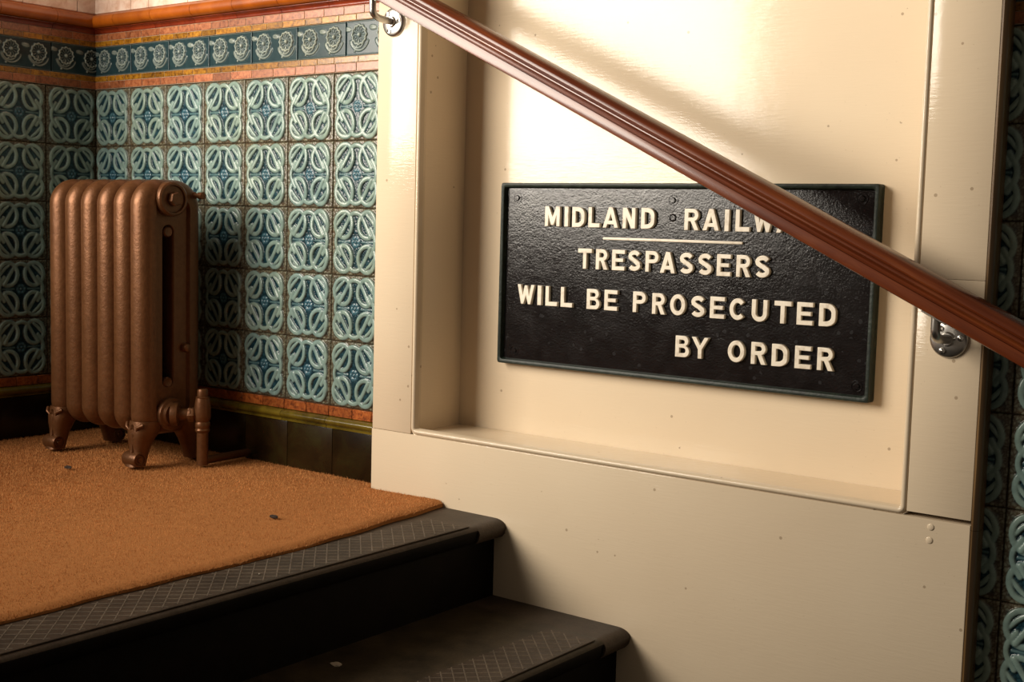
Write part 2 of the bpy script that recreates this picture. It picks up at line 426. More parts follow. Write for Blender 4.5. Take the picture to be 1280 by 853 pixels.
def tile_wall(parent, ncol, rows, place, s0, s_end, full=True, top=True, lead=1):
    """place(obj, s) sets obj so its local +x runs along the wall from s"""
    rr = random.Random(ncol*31+len(rows))
    for r in rows:
        for k in range(ncol):
            o = link('relief_tile', ME_TILE, None, parent); place(o, s0+(k+.5)*T, (r+.5)*T)
    if not top: return
    P = lambda o, s, L: place(o, s, 0)
    for za, zb_ in ((.7625, .7972), (.8748, .9085)):
        place(link('bedding_mortar', box(0, s_end-s0, -.0028, .006, za, zb_), M_GROUT_L, parent), s0, 0)
    course(parent, 'border_tile', [(brick(.066, .763, .7825, M_PINK), .066), (brick(.0765, .763, .7825, M_PINK), .0765)], s0, s_end, P, rr)
    course(parent, 'border_tile', [(brick(.076, .7825, .797, M_GOLD), .076), (brick(.055, .7825, .797, M_GOLD), .055), (brick(.038, .7825, .797, M_GOLD), .038)], s0, s_end, P, rr)
    n = int(math.ceil((s_end-s0)/FW-.3))
    for k in range(n):
        o = link('frieze_tile', ME_FRIEZE, None, parent); place(o, s0+(k+.5)*FW, .8360)
    course(parent, 'border_tile', [(brick(.055, .875, .8895, M_GOLD), .055), (brick(.076, .875, .8895, M_GOLD), .076)], s0, s_end, P, rr)
    course(parent, 'border_tile', [(brick(.0765, .8895, .908, M_PINK), .0765), (brick(.064, .8895, .908, M_PINK), .064)], s0, s_end, P, rr)
    course(parent, 'cove_moulding', [(ME_CAV, FW)], s0-.05*lead, s_end, P)
    course(parent, 'roll_moulding', [(ME_ROLL, FW)], s0-.04*lead, s_end, P)
    course(parent, 'upper_tile', [(ME_UP2, .1584), (ME_UP1, .0762), (ME_UP2, .1584)], s0, s_end, P)
    if full:
        course(parent, 'border_tile', [(brick(.076, -.0250, -.001, M_BROWN), .076), (brick(.061, -.0250, -.001, M_BROWN), .061)], s0, s_end, P, rr)
        course(parent, 'dado_moulding', [(ME_DADO, T)], s0, s_end, P)
        course(parent, 'skirting_tile', [(ME_SKIRT, T)], s0+(.017-T)*lead, s_end, P)

# ------------------------------------------------------------------ the setting
PF = -.045           # face of the cream panelling
wb = tag(link('wall_back', box(-.12, 1.12, .0045, .16, -.30, 1.55), M_GROUT), 'teal relief tiled wall behind the radiator', 'wall', kind='structure')
def place_back(o, s, z): o.location = (s, 0, z)
tile_wall(wb, 7, range(5), place_back, 0.0, 1.092)
link('upper_course', box(0, 1.092, -.003, .006, 1.121, 1.5), M_UPPER, wb)

LEN = 4*T
wl = tag(link('wall_left', box(-.16, -.0045, -LEN, .0045, -.30, 1.55), M_GROUT), 'shaded teal tiled wall left of the radiator', 'wall', kind='structure')
def place_left(o, s, z): o.location = (0, s-LEN, z); o.rotation_euler = (0, 0, math.pi/2)
tile_wall(wl, 4, range(5), place_left, 0.0, LEN, lead=0)
link('upper_course', box(-.006, .003, -LEN, 0, 1.121, 1.5), M_UPPER, wl)

tag(link('wall_side', box(-1.7, -.161, -LEN, -LEN+.12, -.30, 1.55), M_CREAM), 'plain cream wall turning away at the tiled corner', 'wall', kind='structure')
wr = tag(link('wall_right', box(2.40, 3.20, .0045, .16, -1.0, 1.55), M_GROUT), 'dim teal tiled wall right of the cream panel', 'wall', kind='structure')
def place_right(o, s, z): o.location = (s, 0, z)
tile_wall(wr, 5, range(-6, 5), place_right, 2.4479-T, 2.4479-T+5*T, full=False)
link('upper_course', box(2.415, 3.06, -.003, .006, 1.121, 1.5), M_UPPER, wr)

# cream panelling with a deep recess
XL, XR, XIL, XIR = 1.093, 2.408, 1.213, 2.297
ZS, ZT, ZB = -.021, 1.36, -1.0
YB = .112
wp = tag(link('wall_panel', box(1.15, 2.39, YB+.012, .16, -1.0, 1.5), M_CREAM), 'cream painted panelling with deep recess around the black sign', 'wall panel', kind='structure')
link('stile', box(XL, XIL-.006, PF, YB+.012, ZS-.006, 1.5, .0018, 2), M_CREAM, wp)
# right stile is cut by a hairline crack at z = .363
link('stile', box(XIR+.006, XR, PF, YB+.012, ZS+.0008, .3628, .0012, 2), M_CREAM, wp)
link('stile', box(XIR+.006, XR, PF, YB+.012, .3631, 1.5, .0008, 2), M_CREAM, wp)
link('bottom_rail', box(XL-.001, XR, PF-.0008, YB+.012, ZB, ZS-.0065, .0018, 2), M_CREAM, wp)
link('top_rail', box(XIL-.006, XIR+.006, PF, YB+.012, ZT, 1.5, .0018, 2), M_CREAM, wp)
link('back_board', box(XIL-.004, XIR+.004, YB, YB+.012, ZS-.004, ZT), M_CREAM_IN, wp)
link('jamb', box(XIL-.005, XIL, PF+.014, YB, ZS-.003, ZT, .001, 1), M_CREAM_IN, wp)
link('jamb', box(XIR, XIR+.005, PF+.014, YB, ZS-.003, ZT, .001, 1), M_CREAM_IN, wp)
link('sill', box(XIL-.004, XIR+.004, PF+.012, YB, ZS-.0062, ZS, .001, 1), M_CREAM_IN, wp)
# moulded bead round the mouth of the recess
def bead_path():
    R = .012; P = []
    x0, x1, z0, z1 = XIL-.0035, XIR+.0035, ZS-.0035, ZT
    cs = [(x0+R, z0+R, math.pi, 1.5*math.pi), (x1-R, z0+R, 1.5*math.pi, 2*math.pi)]
    P.append((x0, z1))
    for cx, cz, a0, a1 in cs:
        for k in range(9):
            a = a0+(a1-a0)*k/8; P.append((cx+R*math.cos(a), cz+R*math.sin(a)))
    P.append((x1, z1)); return P
def sweep_bead(prof, name):
    pts = bead_path(); n = len(prof); V = []; Fc = []
    for i, (x, z) in enumerate(pts):
        a = pts[max(i-1, 0)]; b = pts[min(i+1, len(pts)-1)]
        t = Vector((b[0]-a[0], b[1]-a[1])).normalized(); inn = Vector((-t.y, t.x))
        for o, y in prof: V.append((x+inn.x*o, y, z+inn.y*o))
    for i in range(len(pts)-1):
        for k in range(n): Fc.append((i*n+k, i*n+(k+1) % n, (i+1)*n+(k+1) % n, (i+1)*n+k))
    Fc += [tuple(range(n)), tuple((len(pts)-1)*n+k for k in range(n))]
    me = pyd(V, Fc, name); bm = bmesh.new(); bm.from_mesh(me); bpy.data.meshes.remove(me); return bm_mesh(bm, name, 35)
prof = [(-.003, PF+.020), (-.003, PF+.004)]
prof += [(.0000+.0055-.0055*math.cos(a), PF+.0045-.0065*math.sin(a)) for a in np.linspace(.0, math.pi*.98, 12)]
prof += [(.0118, PF+.008), (.0125, PF+.011), (.0095, PF+.014), (.0095, PF+.020)]
prof = [(o-.002, y) for o, y in prof]
link('bead_moulding', sweep_bead(prof, 'bead'), M_CREAM, wp)
# varnished edge strip closing the panelling against the tiles
edge = [(XR+.0002, PF+.001), (XR+.004, PF-.001), (XR+.0088, PF+.002), (XR+.0110, PF+.006), (XR+.0110, PF+.020), (XR+.0080, PF+.023), (XR+.0080, -.004), (XR+.0002, -.004)]
V = [(x, y, ZS-.014) for x, y in edge]+[(x, y, 1.5) for x, y in edge]
n = len(edge); me = pyd(V, [(k, (k+1) % n, n+(k+1) % n, n+k) for k in range(n)]+[tuple(range(n)), tuple(range(n, 2*n))])
bm = bmesh.new(); bm.from_mesh(me); link('edge_strip', bm_mesh(bm, 'edge', 30), M_EDGE, wp)
V = [(x, y, -1.0) for x, y in edge]+[(x, y, ZS-.0146) for x, y in edge]
me = pyd(V, [(k, (k+1) % n, n+(k+1) % n, n+k) for k in range(n)]+[tuple(range(n)), tuple(range(n, 2*n))])
bm = bmesh.new(); bm.from_mesh(me); link('edge_strip', bm_mesh(bm, 'edge', 30), M_EDGE, wp)
# filled screw heads on the panelling
plug = lathe([(.0, -.0016), (.004, -.0015), (.0055, -.0008), (.006, 0)], 16, 'Y', 'plug')
for x, z in ((2.345, -.040), (2.344, -.062)):
    link('screw_plug', plug, M_CREAM, wp, (x, PF-.0008, z))

ZL = -.172           # landing level
fl = tag(link('floor', box(-1.7, 1.40, -2.3, -.002, -.30, ZL-.003), M_STONE), 'landing floor under the coir mat', 'floor', kind='structure')
tag(link('floor_lower', box(2.3, 3.6, -2.6, PF-.003, -.90, -.824), M_STONE), 'lower floor at the foot of the stairs', 'floor', kind='structure')

# ------------------------------------------------------------------ stairs
st = tag(empty('staircase', (1.45, -1.0, -.824)), 'dark linoleum covered steps descending beside the cream panel', 'stairs')
Y0, Y1 = -2.25, PF-.0018
def sp(name, me, mat, parent=None):
    o = link(name, me, mat, parent or st)
    if parent is None: o.matrix_parent_inverse = Matrix.Translation((-1.45, 1.0, .824))
    return o
def tread(xb, xf, zt, ya, yb, th=.036, r=.016):
    """profile in x,z: rounded front edge of radius r"""
    pr = [(xb, zt-th), (xb, zt), (xf-r*1.8, zt)]
    pr += [(xf-r*1.8+r*1.8*math.sin(a), zt-r+r*math.cos(a)) for a in np.linspace(.25, math.pi/2, 7)]
    pr += [(xf-.003, zt-th*.78), (xf-.010, zt-th)]
    n = len(pr); V = [(x, ya, z) for x, z in pr]+[(x, yb, z) for x, z in pr]
    me = pyd(V, [(k, (k+1) % n, n+(k+1) % n, n+k) for k in range(n)]+[tuple(range(n)), tuple(range(n, 2*n))])
    bm = bmesh.new(); bm.from_mesh(me); return bm_mesh(bm, 'tread', 35)
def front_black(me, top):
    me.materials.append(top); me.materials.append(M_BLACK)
    for p in me.polygons: p.material_index = 0 if p.normal.z > .45 else 1  # near-black fronts: worn edge plus shade painted on the side away from light
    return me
def ribs(xa, xb, ya, yb, z, sp_=.0205, w=.0013, h=.0007):
    """raised diamond ribs, both diagonals"""
    V = []; Fc = []
    for sgn in (1, -1):
        L = (xb-xa); c0 = ya-L-.1; k = 0
        step = sp_*math.sqrt(2)
        y = c0
        while y < yb+L+.1:
            p0 = [xa, y]; p1 = [xb, y+L]
            if sgn < 0: p0, p1 = [xa, y+L], [xb, y]
            # clip in y
            dx, dy = p1[0]-p0[0], p1[1]-p0[1]
            t0, t1 = 0., 1.
            for lo, hi in ((ya, yb),):
                a = (lo-p0[1])/dy; b = (hi-p0[1])/dy
                if a > b: a, b = b, a
                t0 = max(t0, a); t1 = min(t1, b)
            if t1-t0 > .05:
                A = Vector((p0[0]+dx*t0, p0[1]+dy*t0, z)); B = Vector((p0[0]+dx*t1, p0[1]+dy*t1, z))
                d = (B-A).normalized(); nn = Vector((-d.y, d.x, 0))*w; i = len(V)
                up_ = Vector((0, 0, h)); 
                V += [A-nn, A+nn, A+nn*.5+up_, A-nn*.5+up_, B-nn, B+nn, B+nn*.5+up_, B-nn*.5+up_]
                Fc += [(i, i+3, i+7, i+4), (i+3, i+2, i+6, i+7), (i+2, i+1, i+5, i+6), (i, i+1, i+2, i+3), (i+4, i+7, i+6, i+5)]
            y += step
    me = pyd(V, Fc, 'ribs'); bm = bmesh.new(); bm.from_mesh(me); return bm_mesh(bm, 'ribs')
steps = [(1.05, 1.476, ZL), (1.40, 1.783, -.335), (1.69, 2.070, -.498), (1.98, 2.357, -.661)]
for i, (xb, xf, zt) in enumerate(steps):
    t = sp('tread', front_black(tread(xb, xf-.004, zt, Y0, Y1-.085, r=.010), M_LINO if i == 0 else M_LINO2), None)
    sp('tread_end', tread(xb, xf, zt, Y1-.085, Y1), M_LINO)
    # ribbed linoleum cover sheet on the front of the step, stopping short of the wall
    cov = sp('nosing_cover', tread(xf-.120, xf-.014, zt+.0020, Y0, Y1-.100, .0022, .0014), M_LINO, t)
    cov.matrix_parent_inverse = Matrix.Identity(4)
    rb = sp('grip_ribs', ribs(xf-.118, xf-.020, Y0, Y1-.110, zt+.0020), M_RIB, t); rb['kind'] = 'stuff'
    zb = steps[i+1][2] if i < 3 else -.824
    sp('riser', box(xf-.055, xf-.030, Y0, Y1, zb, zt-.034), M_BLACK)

# ------------------------------------------------------------------ coir mat
def mat_edge(y):
    return 1.346 - .036*max(0, (y+.60)/.55)**2 + .004*math.sin(9*y) + .0022*math.sin(37*y+1)
cm = tag(empty('coir_mat', (.65, -1.0, ZL)), 'rust orange coir mat covering the landing under the radiator', 'mat')
NXm, NYm = 120, 150
ys = np.linspace(-2.2, PF-.004, NYm); V = []; Fc = []
ZM = ZL+.010
for j, y in enumerate(ys):
    xe = mat_edge(y)
    for i in range(NXm):
        s = i/(NXm-1); x = .014+(xe-.014)*s
        z = ZM+.0015*math.sin(3.1*x+1)*math.sin(2.3*y)+random.uniform(-.0006, .0006)
        z += .004*math.exp(-((xe-x)/.10)**2)*math.exp(-((y+.05)/.35)**2)
        if xe-x < .016: z -= .006*(1-(xe-x)/.016)**2
        V.append((x, y, z))
for j in range(NYm-1):
    for i in range(NXm-1): Fc.append((j*NXm+i, j*NXm+i+1, (j+1)*NXm+i+1, (j+1)*NXm+i))
# skirt round the edge down to the floor
ringi = [i for i in range(NXm)]+[j*NXm+NXm-1 for j in range(1, NYm)]+[(NYm-1)*NXm+i for i in range(NXm-2, -1, -1)]+[j*NXm for j in range(NYm-2, 0, -1)]
b0 = len(V); V += [(V[i][0], V[i][1], ZL+.0004) for i in ringi]; m = len(ringi)
Fc += [(ringi[(k+1) % m], ringi[k], b0+k, b0+(k+1) % m) for k in range(m)]
o = link('backing', pyd(V, Fc, 'mat', 60), M_COIRB, cm); o.matrix_parent_inverse = Matrix.Translation((-.65, 1.0, -ZL))
# strip of mat along the tiles behind the panel line
o = link('backing', box(.014, 1.088, PF-.006, -.0105, ZL+.0004, ZM), M_COIRB, cm); o.matrix_parent_inverse = Matrix.Translation((-.65, 1.0, -ZL))
N = 460000
bx = RNG.uniform(.014, 1.36, N); by = RNG.uniform(-2.2, -.011, N)
xe = np.array([0.])
ed = 1.346 - .036*np.clip((by+.60)/.55, 0, None)**2 + .004*np.sin(9*by) + .0022*np.sin(37*by+1)
ok = (bx < ed+.001) & ~((by > PF-.004) & (bx > 1.088)); bx, by, ed = bx[ok], by[ok], ed[ok]
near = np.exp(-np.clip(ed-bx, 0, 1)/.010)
N = len(bx)
hh = RNG.uniform(.0035, .0075, N)*(1+.25*near); az = RNG.uniform(0, 2*np.pi, N); ln = RNG.uniform(.0, .0024, N)
dx = ln*np.cos(az)+near*.006*RNG.uniform(.2, 1.2, N); dy = ln*np.sin(az)
z0 = ZM-.002-.006*near+.004*np.exp(-((ed-bx)/.10)**2)*np.exp(-((by+.05)/.35)**2)
wdt = RNG.uniform(.00035, .0007, N); wa = RNG.uniform(0, np.pi, N)
wx, wy = wdt*np.cos(wa), wdt*np.sin(wa)
P = np.empty((N, 3, 3), np.float32)
P[:, 0] = np.stack([bx-wx, by-wy, z0], -1); P[:, 1] = np.stack([bx+wx, by+wy, z0], -1); P[:, 2] = np.stack([bx+dx, by+dy, z0+hh], -1)
# keep fibre tips clear of the panelling
P[:, :, 1] = np.where((P[:, :, 0] > 1.088), np.minimum(P[:, :, 1], PF-.003), np.minimum(P[:, :, 1], -.0105))
me = bpy.data.meshes.new('pile'); me.vertices.add(N*3); me.loops.add(N*3); me.polygons.add(N)
me.vertices.foreach_set('co', P.ravel()); me.loops.foreach_set('vertex_index', np.arange(N*3, dtype=np.int32))
me.polygons.foreach_set('loop_start', np.arange(0, N*3, 3, dtype=np.int32)); me.update(); me.validate()
ca = me.color_attributes.new('Col', 'FLOAT_COLOR', 'POINT')
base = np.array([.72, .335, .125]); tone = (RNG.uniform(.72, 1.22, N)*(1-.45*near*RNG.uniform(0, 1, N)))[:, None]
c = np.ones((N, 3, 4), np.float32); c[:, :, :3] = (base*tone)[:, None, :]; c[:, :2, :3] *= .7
ca.data.foreach_set('color', c.ravel())
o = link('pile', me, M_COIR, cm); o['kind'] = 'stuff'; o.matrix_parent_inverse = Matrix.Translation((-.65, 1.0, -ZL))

# ------------------------------------------------------------------ radiator
RYC, RD = -.197, .176
RZ0, RZ1 = -.086, .513
NS, PITCHX, RX0 = 6, .0650, .234
HO = -.008          # hub line sits a little towards the front
rad = tag(empty('cast_iron_radiator', (RX0+2.5*PITCHX, RYC, ZM+.006)), 'copper painted cast iron column radiator standing on the coir mat', 'radiator')
RB = Matrix.Translation(-rad.location)
def rp(name, me, mat=None, parent=None):
    o = link(name, me, mat or M_RAD, parent or rad)
    if parent is None: o.matrix_parent_inverse = RB
    return o
def rrect(hw, z0, z1, rt_, rb_, n=64):
    """rounded rectangle in (y,z) about 0, sampled by n points, radius top / bottom"""
    P = []; q = n//4
    cs = [(hw-rt_, z1-rt_, rt_, 0, math.pi/2), (-(hw-rt_), z1-rt_, rt_, math.pi/2, math.pi), (-(hw-rb_), z0+rb_, rb_, math.pi, 1.5*math.pi), (hw-rb_, z0+rb_, rb_, 1.5*math.pi, 2*math.pi)]
    for cy, cz, r, a0, a1 in cs:
        for k in range(q):
            a = a0+(a1-a0)*k/(q-1); P.append((cy+r*math.cos(a), cz+r*math.sin(a)))
    return P
def section():
    rings = []
    half = []; r = .030; hx = .0318
    for t in np.linspace(0, 1, 7)**1.0:
        a = t*math.pi/2; d = r*(1-math.cos(a)); x = hx*math.sin(a)
        half.append((rrect(RD/2-d, RZ0+d, RZ1-d, .062-d*.9, .050-d*.9), x))
    d = .040; half.append((rrect(RD/2-d, RZ0+d, RZ1-d, .03, .03), hx))
    d = .0445; half.append((rrect(RD/2-d, RZ0+d, RZ1-d, .026, .026), hx-.009))
    d = .056; half.append((rrect(RD/2-d, RZ0+d+.02, RZ1-d-.02, .022, .022), hx-.0095))
    for hw, x in ((.0170, hx-.0095), (.0145, hx-.012), (.0135, hx-.017), (.0130, .0)):
        half.append(([(y+HO, z) for y, z in rrect(hw, .030-(hw-.013), .405+(hw-.013), hw-.0005, hw-.0005)], x))
    seq = half+[(p, -x) for p, x in half[-2:0:-1]]
    n = 64; V = []; Fc = []
    for p, x in seq:
        V += [(x, y, z) for y, z in p]
    m = len(seq)
    for i in range(m):
        for k in range(n):
            j = (i+1) % m; Fc.append((i*n+k, i*n+(k+1) % n, j*n+(k+1) % n, j*n+k))
    me = pyd(V, Fc, 'section'); bm = bmesh.new(); bm.from_mesh(me)
    bmesh.ops.remove_doubles(bm, verts=bm.verts, dist=1e-6)
    return bm_mesh(bm, 'section', 38)
ME_SEC = section(); ME_SEC.materials.append(M_RAD)
hubp = lathe([(.030, -.0005), (.030, PITCHX-.062)], 20, 'X', 'hub')
for k in range(NS):
    o = link('section', ME_SEC, None, rad, (RX0+k*PITCHX, RYC, 0)); o.matrix_parent_inverse = RB
    if k < NS-1:
        for z in (.468, -.036):
            h = link('hub', hubp, M_RAD, rad, (RX0+k*PITCHX+.031, RYC+HO, z)); h.matrix_parent_inverse = RB
XE = RX0+(NS-1)*PITCHX+.0318        # end face
# top hub with hexagonal plug
o = rp('end_hub', lathe([(.040, -.012), (.041, .006), (.040, .010), (.036, .013), (.032, .0125), (.030, .008), (.0, .008)], 36, 'X', 'end_hub')); o.location = (XE, RYC+HO, .468)
hx = rp('hex_plug', lathe([(.017, -.001), (.017, .012), (.015, .015), (0, .015)], 6, 'X', 'hex', 20)); hx.location = (XE+.008, RYC+HO, .468); hx.rotation_euler = (.3, 0, 0)
o = rp('end_hub', lathe([(.038, -.012), (.039, .004), (.037, .009), (.030, .010), (.026, .016), (.0, .016)], 32, 'X', 'end_hub')); o.location = (XE, RYC+HO, -.036)
# left end hubs
for z in (.468, -.036):
    o = rp('end_hub', lathe([(.0, -.010), (.036, -.010), (.039, -.002), (.039, .010)], 28, 'X', 'end_hub')); o.location = (RX0-.0318, RYC+HO, z)
# lugs at slot ends and tie bolt on the end column
for z in (.392, .038):
    o = rp('slot_lug', lathe([(.0125, -.012), (.0125, -.001), (.010, .002), (.006, .001), (0, .001)], 18, 'X', 'lug')); o.location = (XE-.010, RYC+HO, z)
o = rp('tie_bolt', lathe([(.011, -.008), (.011, .002), (.009, .007), (.004, .009), (0, .0095)], 18, 'X', 'bolt')); o.location = (XE-.002, RYC+.038, .118)
# air vent at the top
av = rp('air_vent', lathe([(.009, 0), (.009, .010), (.006, .012), (.006, .026), (.0085, .028), (.0085, .042), (.004, .044), (0, .044)], 14, 'X', 'vent'))
av.location = (XE-.012, RYC+.062, .478)
# feet
def foot(front=True):
    """scrolled foot: swept sections in (y,z), rounded in x"""
    sgn = -1 if front else 1
    spine = [(-.010, -.050, .034, .040), (.000, -.072, .034, .036), (.008, -.090, .029, .029), (.012, -.108, .024, .023), (.016, -.126, .022, .020), (.022, -.143, .022, .021), (.026, -.154, .023, .021)]
    n = 18; V = []; Fc = []
    for oy, z, hx_, hy in spine:
        for k in range(n):
            a = 2*math.pi*k/n; c, s = math.cos(a), math.sin(a)
            e = .75
            V.append((hx_*math.copysign(abs(c)**e, c), sgn*oy+hy*math.copysign(abs(s)**e, s), z))
    for i in range(len(spine)-1):
        for k in range(n): Fc.append((i*n+k, i*n+(k+1) % n, (i+1)*n+(k+1) % n, (i+1)*n+k))
    Fc += [tuple(range(n)), tuple((len(spine)-1)*n+k for k in range(n))]
    me = pyd(V, Fc, 'foot'); bm = bmesh.new(); bm.from_mesh(me); return bm_mesh(bm, 'foot', 60)
ME_FF, ME_FR = foot(True), foot(False)
ME_SCR = lathe([(0, -.0245), (.005, -.0245), (.0065, -.022), (.010, -.0225), (.0125, -.021), (.0135, -.024), (.0165, -.024), (.018, -.020), (.018, .020), (.0165, .024), (.0135, .024), (.0125, .021), (.010, .0225), (.0065, .022), (.005, .0245), (0, .0245)], 24, 'X', 'scroll')
def leafband():
    pts = [(-.030, -.002, -.056), (-.020, -.0105, -.062), (-.010, -.006, -.074), (0, -.011, -.060), (.010, -.006, -.074), (.020, -.0105, -.062), (.030, -.002, -.056)]
    return tube(pts, [.0045, .004, .0035, .0045, .0035, .004, .0045], 8, 'leafband')
ME_LB = leafband()
ME_VEIN = tube([(0, -.006, -.062), (.003, -.009, -.082), (-.002, -.008, -.100), (.002, -.011, -.118), (0, -.014, -.132)], [.004, .0055, .004, .0055, .004], 8, 'vein')
for k in (0, NS-1):
    for front in (True, False):
        y = RYC+(-.058 if front else .058); sg = -1 if front else 1
        f = link('foot', ME_FF if front else ME_FR, M_RAD, rad, (RX0+k*PITCHX, y, 0)); f.matrix_parent_inverse = RB
        s = link('scroll', ME_SCR, M_RAD, f, (0, sg*.030, ZM+.006+.0182))
        if front:
            link('leaf_band', ME_LB, M_RAD, f, (0, -.0235, 0)); link('leaf_vein', ME_VEIN, M_RAD, f, (0, -.024, 0))
# valve and pipework
VX, VY = .652, -.160
vl = rp('valve', lathe([(.0135, ZM+.0065), (.0135, -.078), (.016, -.076), (.0175, -.072), (.016, -.068), (.0175, -.063), (.0175, -.055), (.0155, -.052), (.0185, -.046), (.0195, -.038), (.0190, -.018), (.0165, .000), (.0155, .004), (.0165, .006), (.0125, .008), (.0125, .022), (.011, .025), (0, .025)], 24, 'Z', 'valve')); vl.location = (VX, VY, 0)
# tail from the bottom hub to the valve
dv = Vector((VX, VY, -.036))-Vector((XE+.010, RYC+HO, -.036)); L = dv.length
tl = lathe([(.027, -.004), (.028, .004), (.027, .012), (.022, .014), (.014, .015), (.0135, L*.50), (.0165, L*.52), (.0175, L*.60), (.0150, L*.66), (.0125, L*.70), (.0125, L*.95), (0, L*.96)], 24, 'Z', 'tail')
o = rp('valve_tail', tl); o.location = (XE+.010, RYC+HO, -.036); o.rotation_euler = dv.to_track_quat('Z', 'Y').to_euler()
un_ = lathe([(.0215, 0), (.0225, .004), (.0225, .016), (.0205, .019)], 6, 'Z', 'nut', 20)
o = rp('union_nut', un_); o.location = Vector((XE+.010, RYC+HO, -.036))+dv*.52; o.rotation_euler = dv.to_track_quat('Z', 'Y').to_euler(); o.scale = (.82, .82, .8)
rp('floor_pipe', tube([(VX, VY, ZM+.0162), (VX-.004, VY+.05, ZM+.0162), (VX-.010, -.020, ZM+.0162), (VX-.011, -.0100, ZM+.0162)], .0095, 14, 'pipe'))

# ------------------------------------------------------------------ sign
SX0, SX1, SZ0, SZ1 = 1.334, 2.176, .131, .519
YF = YB-.013         # field
sg = tag(empty('warning_sign', ((SX0+SX1)/2, YB, SZ0)), 'black cast iron railway notice with raised cream lettering on cream panel', 'sign')
SB = Matrix.Translation(-sg.location)
def sgp(name, me, mat, loc=None, parent=None):
    o = link(name, me, mat, parent or sg, loc)
    if parent is None: o.matrix_parent_inverse = SB
    return o
sgp('plate', box(SX0+.004, SX1-.004, YF, YB-.0003, SZ0+.004, SZ1-.004), M_SIGN)
def frame_mesh():
    R = .010; pr = [(0, YB-.0003), (0, YB-.021), (.0015, YB-.0235), (.005, YB-.0240), (.0085, YB-.0225), (.0105, YB-.016), (.0115, YF+.0005), (.0115, YB-.0003)]
    pts = []; q = 5
    for cx, cz, a0 in ((SX1-R, SZ1-R, 0), (SX0+R, SZ1-R, 90), (SX0+R, SZ0+R, 180), (SX1-R, SZ0+R, 270)):
        for k in range(q):
            a = math.radians(a0+90*k/(q-1)); pts.append(((cx, cz), (math.cos(a), math.sin(a))))
    V = []; Fc = []; n = len(pr); m = len(pts)
    for (cx, cz), (c, s) in pts:
        for o, y in pr:
            rr = max(R*.35-o, 0) if False else (R*.4-o)
            # square-ish corners: offset each side separately
            V.append((cx+ (R-.0)*math.copysign(min(1, abs(c)*1.25), c)-math.copysign(o, c if abs(c) > 1e-6 else (1 if cx > (SX0+SX1)/2 else -1)),
                      y, cz+(R-.0)*math.copysign(min(1, abs(s)*1.25), s)-math.copysign(o, s if abs(s) > 1e-6 else (1 if cz > (SZ0+SZ1)/2 else -1))))
    for i in range(m):
        j = (i+1) % m
        for k in range(n): Fc.append((i*n+k, i*n+(k+1) % n, j*n+(k+1) % n, j*n+k))
    me = pyd(V, Fc, 'rim'); bm = bmesh.new(); bm.from_mesh(me)
    bmesh.ops.remove_doubles(bm, verts=bm.verts, dist=1e-6); return bm_mesh(bm, 'rim', 35)
sgp('rim', frame_mesh(), M_RIM)

